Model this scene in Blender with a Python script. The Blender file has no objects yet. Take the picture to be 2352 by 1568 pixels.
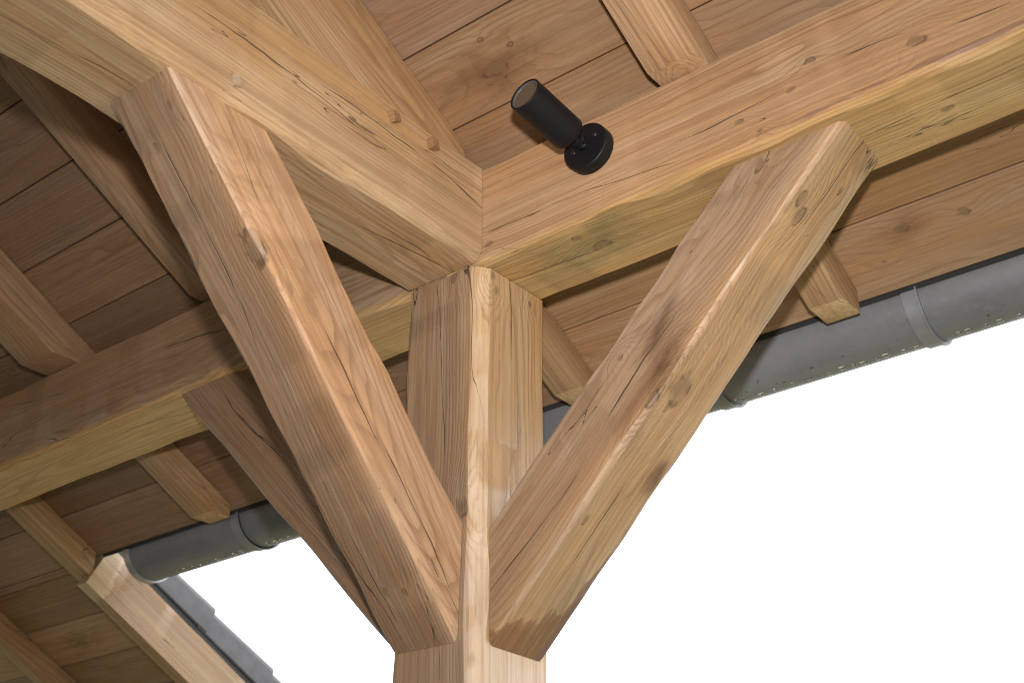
import bpy, bmesh, math, random
from mathutils import Vector, Matrix

# ------------------------------------------------------------------ camera, sky, sun, flash, exposure
S = bpy.context.scene
C = S.collection
CAM = Vector((1.54203, -1.80699, -1.37116))
FWD = Vector((-0.55113446, 0.68939994, 0.47008352))
RIGHT = Vector((0.78166472, 0.62369638, 0.00175739))
UP = Vector((0.29197784, -0.36841627, 0.88262019))


def basis(r, u, f, loc):
    b = -f
    return Matrix(((r.x, u.x, b.x, loc.x), (r.y, u.y, b.y, loc.y), (r.z, u.z, b.z, loc.z), (0, 0, 0, 1)))


cd = bpy.data.cameras.new('camera')
cam = bpy.data.objects.new('camera', cd)
C.objects.link(cam)
cam.matrix_world = basis(RIGHT, UP, FWD, CAM)
cd.sensor_width = 36
cd.lens = 3008.4 / 2352 * 36
cd.clip_start, cd.clip_end = 0.05, 2000
cd.dof.use_dof = True
cd.dof.focus_distance = 2.62
cd.dof.aperture_fstop = 5.0
S.camera = cam

SUN_EL, SUN_AZ = math.radians(48), math.radians(35)
w = bpy.data.worlds.new('World')
S.world = w
w.use_nodes = True
wn = w.node_tree
wn.nodes.clear()
sky = wn.nodes.new('ShaderNodeTexSky')
sky.sky_type = 'NISHITA'
sky.sun_disc = False
sky.sun_elevation = SUN_EL
sky.sun_rotation = SUN_AZ
sky.dust_density = 4
sky.air_density = 1.0
sky.ozone_density = 1.0
tcw = wn.nodes.new('ShaderNodeTexCoord')
cl = wn.nodes.new('ShaderNodeTexNoise')          # the closed overcast deck, barely varying
cl.inputs['Scale'].default_value = 2.0
cl.inputs['Detail'].default_value = 4
wn.links.new(tcw.outputs['Generated'], cl.inputs['Vector'])
cr = wn.nodes.new('ShaderNodeValToRGB')
cr.color_ramp.elements[0].color = (13.5, 13.8, 14.2, 1)
cr.color_ramp.elements[1].color = (15.0, 15.2, 15.4, 1)
wn.links.new(cl.outputs['Fac'], cr.inputs['Fac'])
mx = wn.nodes.new('ShaderNodeMix')
mx.data_type = 'RGBA'
mx.inputs['Factor'].default_value = 0.9
wn.links.new(sky.outputs[0], mx.inputs['A'])
wn.links.new(cr.outputs[0], mx.inputs['B'])
bg = wn.nodes.new('ShaderNodeBackground')
bg.inputs['Strength'].default_value = 0.12
wn.links.new(mx.outputs['Result'], bg.inputs['Color'])
ow = wn.nodes.new('ShaderNodeOutputWorld')
wn.links.new(bg.outputs[0], ow.inputs['Surface'])

sd = bpy.data.lights.new('sun', 'SUN')            # overcast: weak and very soft
sd.energy = 0.8
sd.angle = math.radians(25)
sd.color = (1.0, 0.97, 0.93)
so = bpy.data.objects.new('sun', sd)
C.objects.link(so)
sdir = Vector((math.sin(SUN_AZ) * math.cos(SUN_EL), math.cos(SUN_AZ) * math.cos(SUN_EL), math.sin(SUN_EL)))
so.rotation_euler = sdir.to_track_quat('Z', 'Y').to_euler()

# The photograph was taken with the photographer's flash: the shadows of the spotlight and of the beams all
# run straight down in the picture and meet 0.27 m above the lens.  This is that flash, where it fired.
fd = bpy.data.lights.new('photographers_flash', 'AREA')
fd.shape = 'DISK'
fd.size = 0.085
fd.energy = 12.2
fd.spread = math.radians(80)
fd.color = (1.0, 0.965, 0.93)
fo = bpy.data.objects.new('photographers_flash', fd)
C.objects.link(fo)
fo.matrix_world = basis(RIGHT, UP, (FWD + 0.05 * UP + 0.05 * RIGHT).normalized(), CAM + UP * 0.27 - FWD * 0.02)

S.cycles.filter_width = 1.1
S.view_settings.view_transform = 'Standard'
S.view_settings.look = 'None'
S.view_settings.exposure = 0.35
S.view_settings.gamma = 1
S.view_settings.use_curve_mapping = False

# ------------------------------------------------------------------ measured frame of the place
A = 0.1            # half the post
T = 0.5313         # roof slope dz = -T dy
ZD = 0.2489        # underside of the boards above y = 0
H = 0.2235         # top of the beams
SL = math.sqrt(1 + T * T)
GROUND = -2.75


def deckz(y, d=0.0):
    return ZD - d - T * y


# ------------------------------------------------------------------ node helper
class NT:
    def __init__(s, name):
        s.m = bpy.data.materials.new(name)
        s.m.use_nodes = True
        s.t = s.m.node_tree
        s.t.nodes.clear()
        s.out = s.n('ShaderNodeOutputMaterial')
        s.b = s.n('ShaderNodeBsdfPrincipled')
        s.t.links.new(s.b.outputs[0], s.out.inputs['Surface'])

    def n(s, k):
        return s.t.nodes.new(k)

    def put(s, sock, v):
        if isinstance(v, bpy.types.NodeSocket):
            s.t.links.new(v, sock)
        elif v is not None:
            sock.default_value = v

    def m_(s, op, a, b=None, c=None, clamp=False):
        n = s.n('ShaderNodeMath')
        n.operation = op
        n.use_clamp = clamp
        s.put(n.inputs[0], a)
        s.put(n.inputs[1], b)
        s.put(n.inputs[2], c)
        return n.outputs[0]

    def v_(s, op, a, b=None):
        n = s.n('ShaderNodeVectorMath')
        n.operation = op
        s.put(n.inputs[0], a)
        if op == 'SCALE':
            s.put(n.inputs['Scale'], b)
        else:
            s.put(n.inputs[1], b)
        return n.outputs['Value'] if op in ('LENGTH', 'DISTANCE', 'DOT_PRODUCT') else n.outputs[0]

    def noise(s, v, sc=1.0, det=2.0, rough=0.5, col=False):
        n = s.n('ShaderNodeTexNoise')
        s.put(n.inputs['Vector'], v)
        n.inputs['Scale'].default_value = sc
        n.inputs['Detail'].default_value = det
        n.inputs['Roughness'].default_value = rough
        return n.outputs['Color' if col else 'Fac']

    def ss(s, v, a, b, lo=0.0, hi=1.0):
        n = s.n('ShaderNodeMapRange')
        n.interpolation_type = 'SMOOTHSTEP'
        s.put(n.inputs[0], v)
        s.put(n.inputs[1], a)
        s.put(n.inputs[2], b)
        n.inputs[3].default_value = lo
        n.inputs[4].default_value = hi
        return n.outputs[0]

    def mix(s, f, a, b, mode='MIX'):
        n = s.n('ShaderNodeMix')
        n.data_type = 'RGBA'
        n.blend_type = mode
        s.put(n.inputs['Factor'], f)
        s.put(n.inputs['A'], (*a, 1) if isinstance(a, tuple) else a)
        s.put(n.inputs['B'], (*b, 1) if isinstance(b, tuple) else b)
        return n.outputs['Result']

    def ramp(s, f, els):
        n = s.n('ShaderNodeValToRGB')
        r = n.color_ramp
        while len(r.elements) < len(els):
            r.elements.new(0.5)
        for e, (p, c) in zip(r.elements, els):
            e.position = p
            e.color = (*c, 1) if len(c) == 3 else c
        s.put(n.inputs[0], f)
        return n.outputs[0]


def oak(name, seed, mid=(.40, .245, .13), pith=(.05, -.17), tilt=(.02, .03), ring=150.0, knots=(), dark=1.0,
        figure=.022, stain=None, bark=None, cracks=1.0, board=False, gloss=.47, halo=(), wane_tint=(1.22, 1.2, 1.2), sap_bounce=None, spec=.5, fibre=.50,
        rings=1.0, checks=(), M=None):
    """Sawn oak as a solid texture: rings about a wandering pith, fibre, pores, drying checks, knots, stains."""
    t = NT(name)
    rnd = random.Random(seed)
    tc = t.n('ShaderNodeTexCoord')
    P = tc.outputs['Object']
    off = (rnd.uniform(0, 50), rnd.uniform(0, 50), rnd.uniform(0, 50))
    if board:
        oi = t.n('ShaderNodeObjectInfo')
        cx = t.n('ShaderNodeCombineXYZ')
        R = oi.outputs['Random']
        t.put(cx.inputs[0], t.m_('MULTIPLY', R, 91.7))
        t.put(cx.inputs[1], t.m_('MULTIPLY', R, 37.3))
        t.put(cx.inputs[2], t.m_('MULTIPLY', R, 53.1))
        Q = t.v_('ADD', P, cx.outputs[0])
        r1 = t.m_('FRACT', t.m_('MULTIPLY', R, 17.31))
        r2 = t.m_('FRACT', t.m_('MULTIPLY', R, 41.77))
    else:
        Q = t.v_('ADD', P, off)

    def st(x, y, z=None):
        return t.v_('MULTIPLY', Q, (x, y, y if z is None else z))
    sp = t.n('ShaderNodeSeparateXYZ')
    t.put(sp.inputs[0], P)
    X, Y, Z = sp.outputs
    # wandering grain
    wv = t.v_('SCALE', t.v_('SUBTRACT', t.noise(st(1.6, 6), 1, 2, .5, True), (.5, .5, .5)), figure * 2)
    wv2 = t.v_('SCALE', t.v_('SUBTRACT', t.noise(st(4.5, 16), 1, 2, .5, True), (.5, .5, .5)), figure * .45)
    W = t.v_('ADD', wv, wv2)
    sw = t.n('ShaderNodeSeparateXYZ')
    t.put(sw.inputs[0], W)
    py, pz = pith
    yy = t.m_('ADD', t.m_('SUBTRACT', Y, t.m_('MULTIPLY_ADD', X, tilt[0], py)), sw.outputs[1])
    zz = t.m_('ADD', t.m_('SUBTRACT', Z, t.m_('MULTIPLY_ADD', X, tilt[1], pz)), sw.outputs[2])
    if board:
        yy = t.m_('ADD', yy, t.m_('MULTIPLY_ADD', r1, .16, -.08))
        zz = t.m_('ADD', zz, t.m_('MULTIPLY_ADD', r2, .10, -.05))
    r = t.m_('SQRT', t.m_('ADD', t.m_('MULTIPLY', yy, yy), t.m_('MULTIPLY', zz, zz)))
    kmask = None
    kedge = None
    for (kx, ky, kz, kr, amp) in knots:
        dv = t.v_('SUBTRACT', P, (kx, ky, kz))
        dw = t.v_('ADD', t.v_('MULTIPLY', dv, (.6, 1, 1)), t.v_('SCALE', t.v_('SUBTRACT', t.noise(st(30, 40), 1, 2, .5, True), (.5, .5, .5)), kr * 1.5))
        d = t.v_('LENGTH', dw)
        g = t.m_('EXPONENT', t.m_('MULTIPLY', t.m_('MULTIPLY', d, d), -1.0 / (kr * kr * 11)))
        r = t.m_('MULTIPLY_ADD', g, kr * 1.5 * amp, r)
        core = t.m_('MULTIPLY', t.ss(d, kr * .35, kr * 1.15, 1, 0), t.ss(t.noise(st(50, 120), 1, 3, .7), .25, .6, .72, 1))
        kmask = core if kmask is None else t.m_('MAXIMUM', kmask, core)
        rim = t.m_('MULTIPLY', t.m_('MULTIPLY', t.ss(d, kr * .5, kr * .8, 0, 1), t.ss(d, kr * .8, kr * 1.1, 1, 0)), t.ss(t.noise(st(40, 60), 1, 2), .42, .62))
        kedge = rim if kedge is None else t.m_('MAXIMUM', kedge, rim)
    # growth rings
    fr = t.m_('FRACT', t.m_('MULTIPLY', r, ring))
    band = t.m_('MULTIPLY', t.m_('MULTIPLY', t.ss(fr, .0, .50, 1, 0), t.ss(fr, .93, 1.0, 1, 0)), t.ss(t.noise(st(1.3, 45), 1, 2, .5), .30, .58, .6, 1))
    band = t.m_('MAXIMUM', band, t.ss(fr, .93, 1.0, 0, 1))
    yr = t.noise(t.v_('MULTIPLY', Q, (.3, 1, 1)), 3, 1)
    brk = t.noise(st(2.2, 14), 1, 2)
    rm = t.m_('MULTIPLY', band, t.ss(brk, .3, .68, .25, 1))
    # fibre and pores
    fib = t.noise(st(.9, 150), 1, 2, .5)
    fib2 = t.noise(st(.8, 55), 1, 3, .55)
    por = t.ss(t.noise(st(7, 300), 1, 2, .5), .58, .72)
    broad = t.noise(st(.8, 8), 1, 3, .55)
    patch = t.noise(st(2.4, 9), 1, 3, .6)
    md = Vector(mid)
    lt = tuple(Vector((min(1, mid[0] * 1.3), mid[1] * 1.38, mid[2] * 1.5)))
    dk = tuple(Vector((mid[0] * .60, mid[1] * .50, mid[2] * .43)))
    warm = (mid[0] * 1.0, mid[1] * .84, mid[2] * .66)
    grey = (mid[0] * .90, mid[1] * .95, mid[2] * 1.08)
    col = t.mix(t.ss(broad, .32, .68), warm, tuple(mid))
    col = t.mix(t.ss(patch, .48, .78, 0, .75), col, lt)
    col = t.mix(t.ss(t.noise(st(1.3, 11), 1, 2), .52, .75, 0, .6), col, grey)
    col = t.mix(t.m_('MULTIPLY', rm, .74 * rings), col, dk)
    col = t.mix(t.ss(fib, .36, .60, fibre, 0), col, dk)
    col = t.mix(t.ss(fib2, .5, .8, 0, .42), col, lt)
    col = t.mix(t.ss(fib2, .25, .48, .30, 0), col, dk)
    col = t.mix(t.m_('MULTIPLY', por, .32), col, tuple(Vector(dk) * .6))
    fl = t.ss(t.noise(st(16, 95), 1, 2, .5), .62, .74, 0, .20)     # medullary flecks
    col = t.mix(fl, col, lt)
    mot = t.noise(st(11, 34), 1, 4, .65)
    col = t.mix(t.ss(mot, .3, .5, .14, 0), col, dk)
    if sap_bounce:                                                     # paler sapwood on one face; on plates and post also painted bounce daylight
        ax_, c0, wd_, tint, am = sap_bounce
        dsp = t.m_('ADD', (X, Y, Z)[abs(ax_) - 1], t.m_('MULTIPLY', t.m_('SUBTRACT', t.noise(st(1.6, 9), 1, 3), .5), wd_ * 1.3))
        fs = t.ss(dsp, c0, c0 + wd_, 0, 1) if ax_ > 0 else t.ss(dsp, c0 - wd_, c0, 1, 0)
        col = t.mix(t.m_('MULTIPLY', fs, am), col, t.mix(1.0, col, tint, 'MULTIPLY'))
    # wane: the pale bark-side wood that shows on the eased arrises
    at = t.n('ShaderNodeAttribute')
    at.attribute_name = 'wane'
    wan = t.m_('MULTIPLY', at.outputs['Fac'], t.ss(t.noise(st(4, 22), 1, 3), .36, .62, .05, 1))
    col = t.mix(t.m_('MAXIMUM', t.m_('MULTIPLY', wan, .34), t.m_('SUBTRACT', at.outputs['Fac'], 2.0, clamp=True)), col, t.mix(1.0, col, wane_tint, 'MULTIPLY'))
    if board:
        tone = t.n('ShaderNodeHueSaturation')
        t.put(tone.inputs['Color'], col)
        t.put(tone.inputs['Value'], t.m_('MULTIPLY_ADD', r1, .26, .80))
        t.put(tone.inputs['Saturation'], t.m_('MULTIPLY_ADD', r2, .14, .90))
        t.put(tone.inputs['Hue'], t.m_('MULTIPLY_ADD', r2, .008, .494))
        col = tone.outputs[0]
    for (hx, hy, hz, hr, hc, hs) in halo:                       # tannin clouds and grey bruises of the wood itself
        dv = t.v_('MULTIPLY', t.v_('SUBTRACT', P, (hx, hy, hz)), (.45, 1, 1))
        dw = t.v_('ADD', dv, t.v_('SCALE', t.v_('SUBTRACT', t.noise(st(9, 24), 1, 3, .6, True), (.5, .5, .5)), hr * 1.6))
        col = t.mix(t.ss(t.v_('LENGTH', dw), 0, hr, hs, 0), col, t.mix(1.0, col, hc, 'MULTIPLY'))
    if stain:
        sx, sgn, sc, ss_ = stain[:4]
        sy_, sz_ = stain[4:] if len(stain) > 4 else (0, 0)
        XX = t.m_('MULTIPLY_ADD', Y, -sy_, t.m_('MULTIPLY_ADD', Z, -sz_, X))
        edge = t.m_('ADD', t.m_('MULTIPLY', t.m_('SUBTRACT', XX, sx), sgn),
                    t.m_('MULTIPLY', t.m_('SUBTRACT', t.noise(st(6, 45), 1, 4, .65), .5), .10))
        edge = t.m_('ADD', edge, t.m_('MULTIPLY', t.m_('SUBTRACT', t.noise(st(2, 9), 1, 1), .5), .12))
        f = t.ss(edge, -.022, .005, 1, 0)
        f2 = t.m_('MULTIPLY', t.ss(edge, -.004, .003, 1, 0), t.ss(edge, -.02, -.002, 0, 1))
        col = t.mix(t.m_('MULTIPLY', f, ss_), col, t.mix(1.0, col, sc, 'MULTIPLY'))
        col = t.mix(t.m_('MULTIPLY', f2, .6), col, t.mix(1.0, col, (.55, .42, .34), 'MULTIPLY'))
    for (by, bz, br, x0, x1, bc) in (bark or ()):                # dark bast left along one arris
        dy = t.m_('SUBTRACT', Y, by)
        dz = t.m_('SUBTRACT', Z, bz)
        d = t.m_('SQRT', t.m_('ADD', t.m_('MULTIPLY', dy, dy), t.m_('MULTIPLY', dz, dz)))
        nn = t.noise(st(5, 18), 1, 4, .6)
        d = t.m_('ADD', d, t.m_('MULTIPLY', t.m_('SUBTRACT', nn, .5), br * 4.0))
        f = t.m_('MULTIPLY', t.ss(d, br * .7, br, 1, 0), t.m_('MULTIPLY', t.ss(X, x0, x0 + .12), t.ss(X, x1 - .12, x1, 1, 0)))
        col = t.mix(t.m_('MULTIPLY', f, .75), col, bc)
    # drying checks
    n1 = t.noise(st(.9, 8), 1, 3, .35)
    g1 = t.ss(t.noise(st(1.4, 5), 1, 1), .50, .70, 0, .0026 * cracks)
    a1 = t.m_('ABSOLUTE', t.m_('SUBTRACT', n1, .5))
    ck = t.ss(t.m_('DIVIDE', a1, t.m_('ADD', g1, .00001)), .55, 1.0, 1, 0)
    n2 = t.noise(st(1.7, 24), 1, 3, .4)
    g2 = t.ss(t.noise(st(2.6, 9), 1, 1), .52, .72, 0, .0050 * cracks)
    a2 = t.m_('ABSOLUTE', t.m_('SUBTRACT', n2, .46))
    ck2 = t.m_('MULTIPLY', t.ss(t.m_('DIVIDE', a2, t.m_('ADD', g2, .00001)), .5, 1.0, 1, 0), .8)
    ck = t.m_('MAXIMUM', ck, ck2)
    if checks:                                                  # long checks, each a thin wandering split in one face
        wn_ = t.m_('MULTIPLY', t.m_('SUBTRACT', t.noise(st(3.5, 10), 1, 3, .55), .5), .030)
        gw = t.ss(t.noise(st(9, 6), 1, 2, .6), .30, .70, .25, 1.0)
        Mi = M.inverted()
        R3 = Mi.to_3x3()
        for i, (a, b, nn) in enumerate(checks):
            a, b, nn = Mi @ Vector(a), Mi @ Vector(b), R3 @ Vector(nn)
            dd = b - a
            L = dd.length
            dd.normalize()
            u = nn.cross(dd).normalized()
            dv = t.v_('SUBTRACT', P, tuple(a))
            du = t.m_('ADD', t.v_('DOT_PRODUCT', dv, tuple(u)), wn_)
            al = t.m_('DIVIDE', t.v_('DOT_PRODUCT', dv, tuple(dd)), L)
            dep = t.v_('DOT_PRODUCT', dv, tuple(nn))
            env = t.m_('MULTIPLY', t.ss(al, -.08, .2), t.ss(al, .8, 1.08, 1, 0))
            env = t.m_('MULTIPLY', env, t.ss(dep, -.03, -.02))
            wdt = t.m_('MULTIPLY_ADD', t.m_('MULTIPLY', env, gw), .0019 * (1 if i % 3 else 1.35), .00001)
            f = t.ss(t.m_('DIVIDE', t.m_('ABSOLUTE', du), wdt), .45, 1.0, 1, 0)
            ck = t.m_('MAXIMUM', ck, f)
    col = t.mix(t.m_('MULTIPLY', ck, .85), col, (.045, .024, .012))
    if kmask is not None:
        col = t.mix(t.m_('MULTIPLY', kmask, .66), col, (.135 * dark, .082 * dark, .046 * dark))
        col = t.mix(t.m_('MULTIPLY', kedge, .75), col, (.07, .038, .02))
    t.put(t.b.inputs['Base Color'], col)
    t.put(t.b.inputs['Roughness'], t.ss(fib, .3, .7, gloss + .1, gloss - .04))
    t.b.inputs['Specular IOR Level'].default_value = spec
    h = t.m_('ADD', t.m_('MULTIPLY', fib, .5), t.m_('MULTIPLY', rm, -.5))
    h = t.m_('MULTIPLY_ADD', ck, -2.6, h)
    h = t.m_('MULTIPLY_ADD', t.noise(st(5, 14), 1, 2), .9, h)
    bp = t.n('ShaderNodeBump')
    bp.inputs['Strength'].default_value = .55
    bp.inputs['Distance'].default_value = .0016
    t.put(bp.inputs['Height'], h)
    t.put(t.b.inputs['Normal'], bp.outputs[0])
    return t.m


def plain(name, col, rough=.5, metal=0.0, bump=None, spec=.5, var=.0):
    t = NT(name)
    tc = t.n('ShaderNodeTexCoord')
    P = tc.outputs['Object']
    c = (*col, 1)
    if var:
        n = t.noise(P, 14, 4, .6)
        c = t.mix(t.ss(n, .3, .7), tuple(x * (1 - var) for x in col), tuple(x * (1 + var) for x in col))
    t.put(t.b.inputs['Base Color'], c)
    t.b.inputs['Roughness'].default_value = rough
    t.b.inputs['Metallic'].default_value = metal
    t.b.inputs['Specular IOR Level'].default_value = spec
    if bump:
        bp = t.n('ShaderNodeBump')
        bp.inputs['Strength'].default_value = .4
        bp.inputs['Distance'].default_value = bump[1]
        t.put(bp.inputs['Height'], t.noise(P, bump[0], 2))
        t.put(t.b.inputs['Normal'], bp.outputs[0])
    return t.m


# ------------------------------------------------------------------ object helpers
def finish(name, bm, mats, parent=None, mw=None, sharp=24, smooth=True):
    bmesh.ops.recalc_face_normals(bm, faces=bm.faces)
    if smooth:
        for f in bm.faces:
            f.smooth = True
        lim = math.radians(sharp)
        for e in bm.edges:
            if len(e.link_faces) != 2 or e.calc_face_angle(0) > lim:
                e.smooth = False
    me = bpy.data.meshes.new(name)
    bm.to_mesh(me)
    bm.free()
    for m in (mats if isinstance(mats, (list, tuple)) else [mats]):
        me.materials.append(m)
    o = bpy.data.objects.new(name, me)
    C.objects.link(o)
    if parent is not None:
        o.parent = parent
        o.matrix_parent_inverse = parent.matrix_world.inverted()
    if mw is not None:
        o.matrix_world = mw
    return o


def tag(o, label, cat, group=None, kind=None):
    o['label'] = label
    o['category'] = cat
    if group:
        o['group'] = group
    if kind:
        o['kind'] = kind
    return o


def wob(seed, n=4, lo=1.2, hi=9.0):
    r = random.Random(seed)
    cs = [(r.uniform(lo, hi), r.uniform(0, 6.28), r.uniform(.4, 1)) for _ in range(n)]
    tot = sum(c[2] for c in cs)
    return lambda x: sum(a * math.sin(f * x * 2 + p) for f, p, a in cs) / tot


def frame(p0, p1, zhint):
    x = (Vector(p1) - Vector(p0)).normalized()
    z = Vector(zhint)
    z = (z - x * z.dot(x)).normalized()
    y = z.cross(x)
    p0 = Vector(p0)
    return Matrix(((x.x, y.x, z.x, p0.x), (x.y, y.y, z.y, p0.y), (x.z, y.z, z.z, p0.z), (0, 0, 0, 1)))


def beam(name, p0, p1, zhint, wy, wz, mat, seed, cham=(.006, .006, .006, .006), amp=.0022, cvar=.35, cut0=None, cut1=None,
         step=.022, parent=None, gap=(0, 0)):
    """A hewn beam along p0-p1. cham: arris sizes at (-y,-z), (+y,-z), (+y,+z), (-y,+z). cut = (point, normal) in world."""
    M = frame(p0, p1, zhint)
    Mi = M.inverted()
    L = (Vector(p1) - Vector(p0)).length
    n = max(6, int(L / step))
    # corner list -> two points each
    sg = [(-1, -1), (1, -1), (1, 1), (-1, 1)]
    wf = [[wob(seed * 31 + i * 7 + k) for k in range(3)] for i in range(4)]
    cf = [wob(seed * 57 + i * 5 + 3, 5, 1.5, 16) for i in range(4)]
    cg = [wob(seed * 91 + i * 11 + 2, 6, 1.5, 20) for i in range(4)]
    NP = 3
    rings = []

    def sec(x):
        pts = []
        for i, (sy, sz) in enumerate(sg):
            dy = wf[i][0](x) * amp
            dz = wf[i][1](x) * amp
            c = max(.0016, cham[i] * (1 + cvar * cf[i](x)))
            c2 = max(.0016, cham[i] * (1 + cvar * cg[i](x)))
            y, z = sy * wy / 2 + dy, sz * wz / 2 + dz
            a = Vector((y - sy * c, z, 0))
            b = Vector((y, z - sz * c2, 0))
            m = (a + b) / 2 + Vector((sy, sz, 0)) * min(c, c2) * (.12 + .10 * cg[i](x * 2.3 + 5))
            seq = [b, m, a] if sy * sz > 0 else [a, m, b]
            pts.append(seq)
        return pts
    loops = []
    for k in range(n + 1):
        loops.append(sec(L * k / n))

    def xcut(cut, y, z, dflt):
        if not cut:
            return dflt
        pt, nm = Mi @ Vector(cut[0]), Mi.to_3x3() @ Vector(cut[1])
        return pt.x - (nm.y * (y - pt.y) + nm.z * (z - pt.z)) / nm.x
    bm = bmesh.new()
    wl = bm.loops.layers.float.new('wane')
    grid = []
    for k in range(n + 1):
        row = []
        for i in range(4):
            for p in loops[k][i]:
                y, z = p.x, p.y
                xs = xcut(cut0, y, z, 0)
                xe = xcut(cut1, y, z, L)
                q_ = [xs + (xe - xs) * k / n]
                if k == 0 and gap[0]:                    # a narrow shoulder gap where the beam meets the next one
                    q_ = [xs, xs + gap[0], xs + gap[0] + .0006]
                if k == n and gap[1]:
                    q_ = [xe - gap[1] - .0006, xe - gap[1], xe]
                row.append([(x, y, z) for x in q_])
        m = len(row[0])
        for r_ in range(m):
            out = []
            for vs in row:
                x, y, z = vs[r_]
                if (k == 0 and gap[0] and r_ < 2) or (k == n and gap[1] and r_ > 0):
                    y -= math.copysign(min(.0035, abs(y)), y)
                    z -= math.copysign(min(.0035, abs(z)), z)
                out.append(bm.verts.new((x, y, z)))
            grid.append(out)
    n = len(grid) - 1
    N = len(grid[0])
    for k in range(n):
        for j in range(N):
            f = bm.faces.new((grid[k][j], grid[k][(j + 1) % N], grid[k + 1][(j + 1) % N], grid[k + 1][j]))
            if j % NP != NP - 1:
                for l in f.loops:
                    l[wl] = 1.0 if cham[j // NP] > .009 else .3
    bm.faces.new(list(reversed(grid[0])))
    bm.faces.new(grid[-1])
    return finish(name, bm, mat, parent, M)


def loc(M, p):
    return M.inverted() @ Vector(p)


def prism(name, poly, xl, xr, mat, origin, xdir, bev=.004, parent=None, amp=0.0, seed=0):
    """Closed polygon in world (y, z), drawn out between x = xl(y) and x = xr(y); local X runs down the slope."""
    M = frame(origin, Vector(origin) + Vector(xdir), (0, -xdir[2], xdir[1]) if xdir[1] > 0 else (0, 0, 1))
    Mi = M.inverted()
    bm = bmesh.new()
    # densify
    pts = []
    for (a, b) in zip(poly, poly[1:] + poly[:1]):
        L = math.hypot(b[0] - a[0], b[1] - a[1])
        n = max(1, int(L / .06))
        for k in range(n):
            pts.append((a[0] + (b[0] - a[0]) * k / n, a[1] + (b[1] - a[1]) * k / n))
    w1, w2 = wob(seed + 5), wob(seed + 6)
    A_ = [bm.verts.new(Mi @ Vector((xl(y) + amp * w1(y), y, z))) for y, z in pts]
    B_ = [bm.verts.new(Mi @ Vector((xr(y) + amp * w2(y), y, z))) for y, z in pts]
    n = len(pts)
    wl = bm.loops.layers.float.new('wane')
    bm.faces.new(A_)
    bm.faces.new(list(reversed(B_)))
    for k in range(n):
        f = bm.faces.new((A_[k], B_[k], B_[(k + 1) % n], A_[(k + 1) % n]))
        if pts[k][0] > .35 and abs(pts[k][1] - pts[(k + 1) % n][1]) < 1e-6:   # level cut of a tail: fresh end grain, lawn bounce painted in
            for l in f.loops:
                l[wl] = 2.9
    bmesh.ops.recalc_face_normals(bm, faces=bm.faces)
    if bev:
        es = [e for e in bm.edges if len(e.link_faces) == 2 and e.calc_face_angle(0) > .5]
        r = bmesh.ops.bevel(bm, geom=es, offset=bev, segments=2, affect='EDGES', profile=.5, clamp_overlap=True)
    bmesh.ops.triangulate(bm, faces=[f for f in bm.faces if len(f.verts) > 4])
    return finish(name, bm, mat, parent, M, sharp=30)


def cyl(bm, p0, p1, r0, r1=None, n=32, cap=True, mi=0):
    r1 = r0 if r1 is None else r1
    M = frame(p0, p1, (0.13, 0.2, 1))
    L = (Vector(p1) - Vector(p0)).length
    a, b = [], []
    for k in range(n):
        t = 2 * math.pi * k / n
        a.append(bm.verts.new(M @ Vector((0, r0 * math.cos(t), r0 * math.sin(t)))))
        b.append(bm.verts.new(M @ Vector((L, r1 * math.cos(t), r1 * math.sin(t)))))
    fs = []
    for k in range(n):
        fs.append(bm.faces.new((a[k], a[(k + 1) % n], b[(k + 1) % n], b[k])))
    if cap:
        fs.append(bm.faces.new(list(reversed(a))))
        fs.append(bm.faces.new(b))
    for f in fs:
        f.material_index = mi


def lathe(bm, p0, axis, prof, n=48, mi=0, closed=False):
    """prof: list of (distance along the axis, radius)."""
    M = frame(p0, Vector(p0) + Vector(axis), (0.13, 0.2, 1))
    rows = []
    for (x, r) in prof:
        if r < 1e-6:
            rows.append([bm.verts.new(M @ Vector((x, 0, 0)))])
        else:
            rows.append([bm.verts.new(M @ Vector((x, r * math.cos(2 * math.pi * k / n), r * math.sin(2 * math.pi * k / n)))) for k in range(n)])
    for a, b in zip(rows, rows[1:]):
        for k in range(n):
            va = a[k % len(a)], a[(k + 1) % len(a)]
            vb = b[k % len(b)], b[(k + 1) % len(b)]
            vs = []
            for v in (va[0], va[1], vb[1], vb[0]):
                if v not in vs:
                    vs.append(v)
            f = bm.faces.new(vs)
            f.material_index = mi


# ------------------------------------------------------------------ setting: ground
def sheet(name, x0, x1, y0, y1, z, mat):
    bm = bmesh.new()
    bm.faces.new([bm.verts.new(v) for v in ((x0, y0, z), (x1, y0, z), (x1, y1, z), (x0, y1, z))])
    o = finish(name, bm, mat)
    o['kind'] = 'structure'
    return o


def lawn_mat():
    t = NT('lawn_grass')
    tc = t.n('ShaderNodeTexCoord')
    n = t.noise(tc.outputs['Object'], 3, 6, .65)
    t.put(t.b.inputs['Base Color'], t.mix(t.ss(n, .3, .7), (.18, .172, .085), (.255, .237, .13)))
    t.b.inputs['Roughness'].default_value = .9
    return t.m


def paving_mat():
    t = NT('terrace_paving')
    tc = t.n('ShaderNodeTexCoord')
    b = t.n('ShaderNodeTexBrick')
    t.put(b.inputs['Vector'], tc.outputs['Object'])
    b.inputs['Scale'].default_value = 1.7
    b.inputs['Color1'].default_value = (.09, .083, .075, 1)
    b.inputs['Color2'].default_value = (.07, .066, .062, 1)
    b.inputs['Mortar'].default_value = (.05, .047, .045, 1)
    b.inputs['Mortar Size'].default_value = .012
    t.put(t.b.inputs['Base Color'], b.outputs['Color'])
    t.b.inputs['Roughness'].default_value = .75
    return t.m


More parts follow.
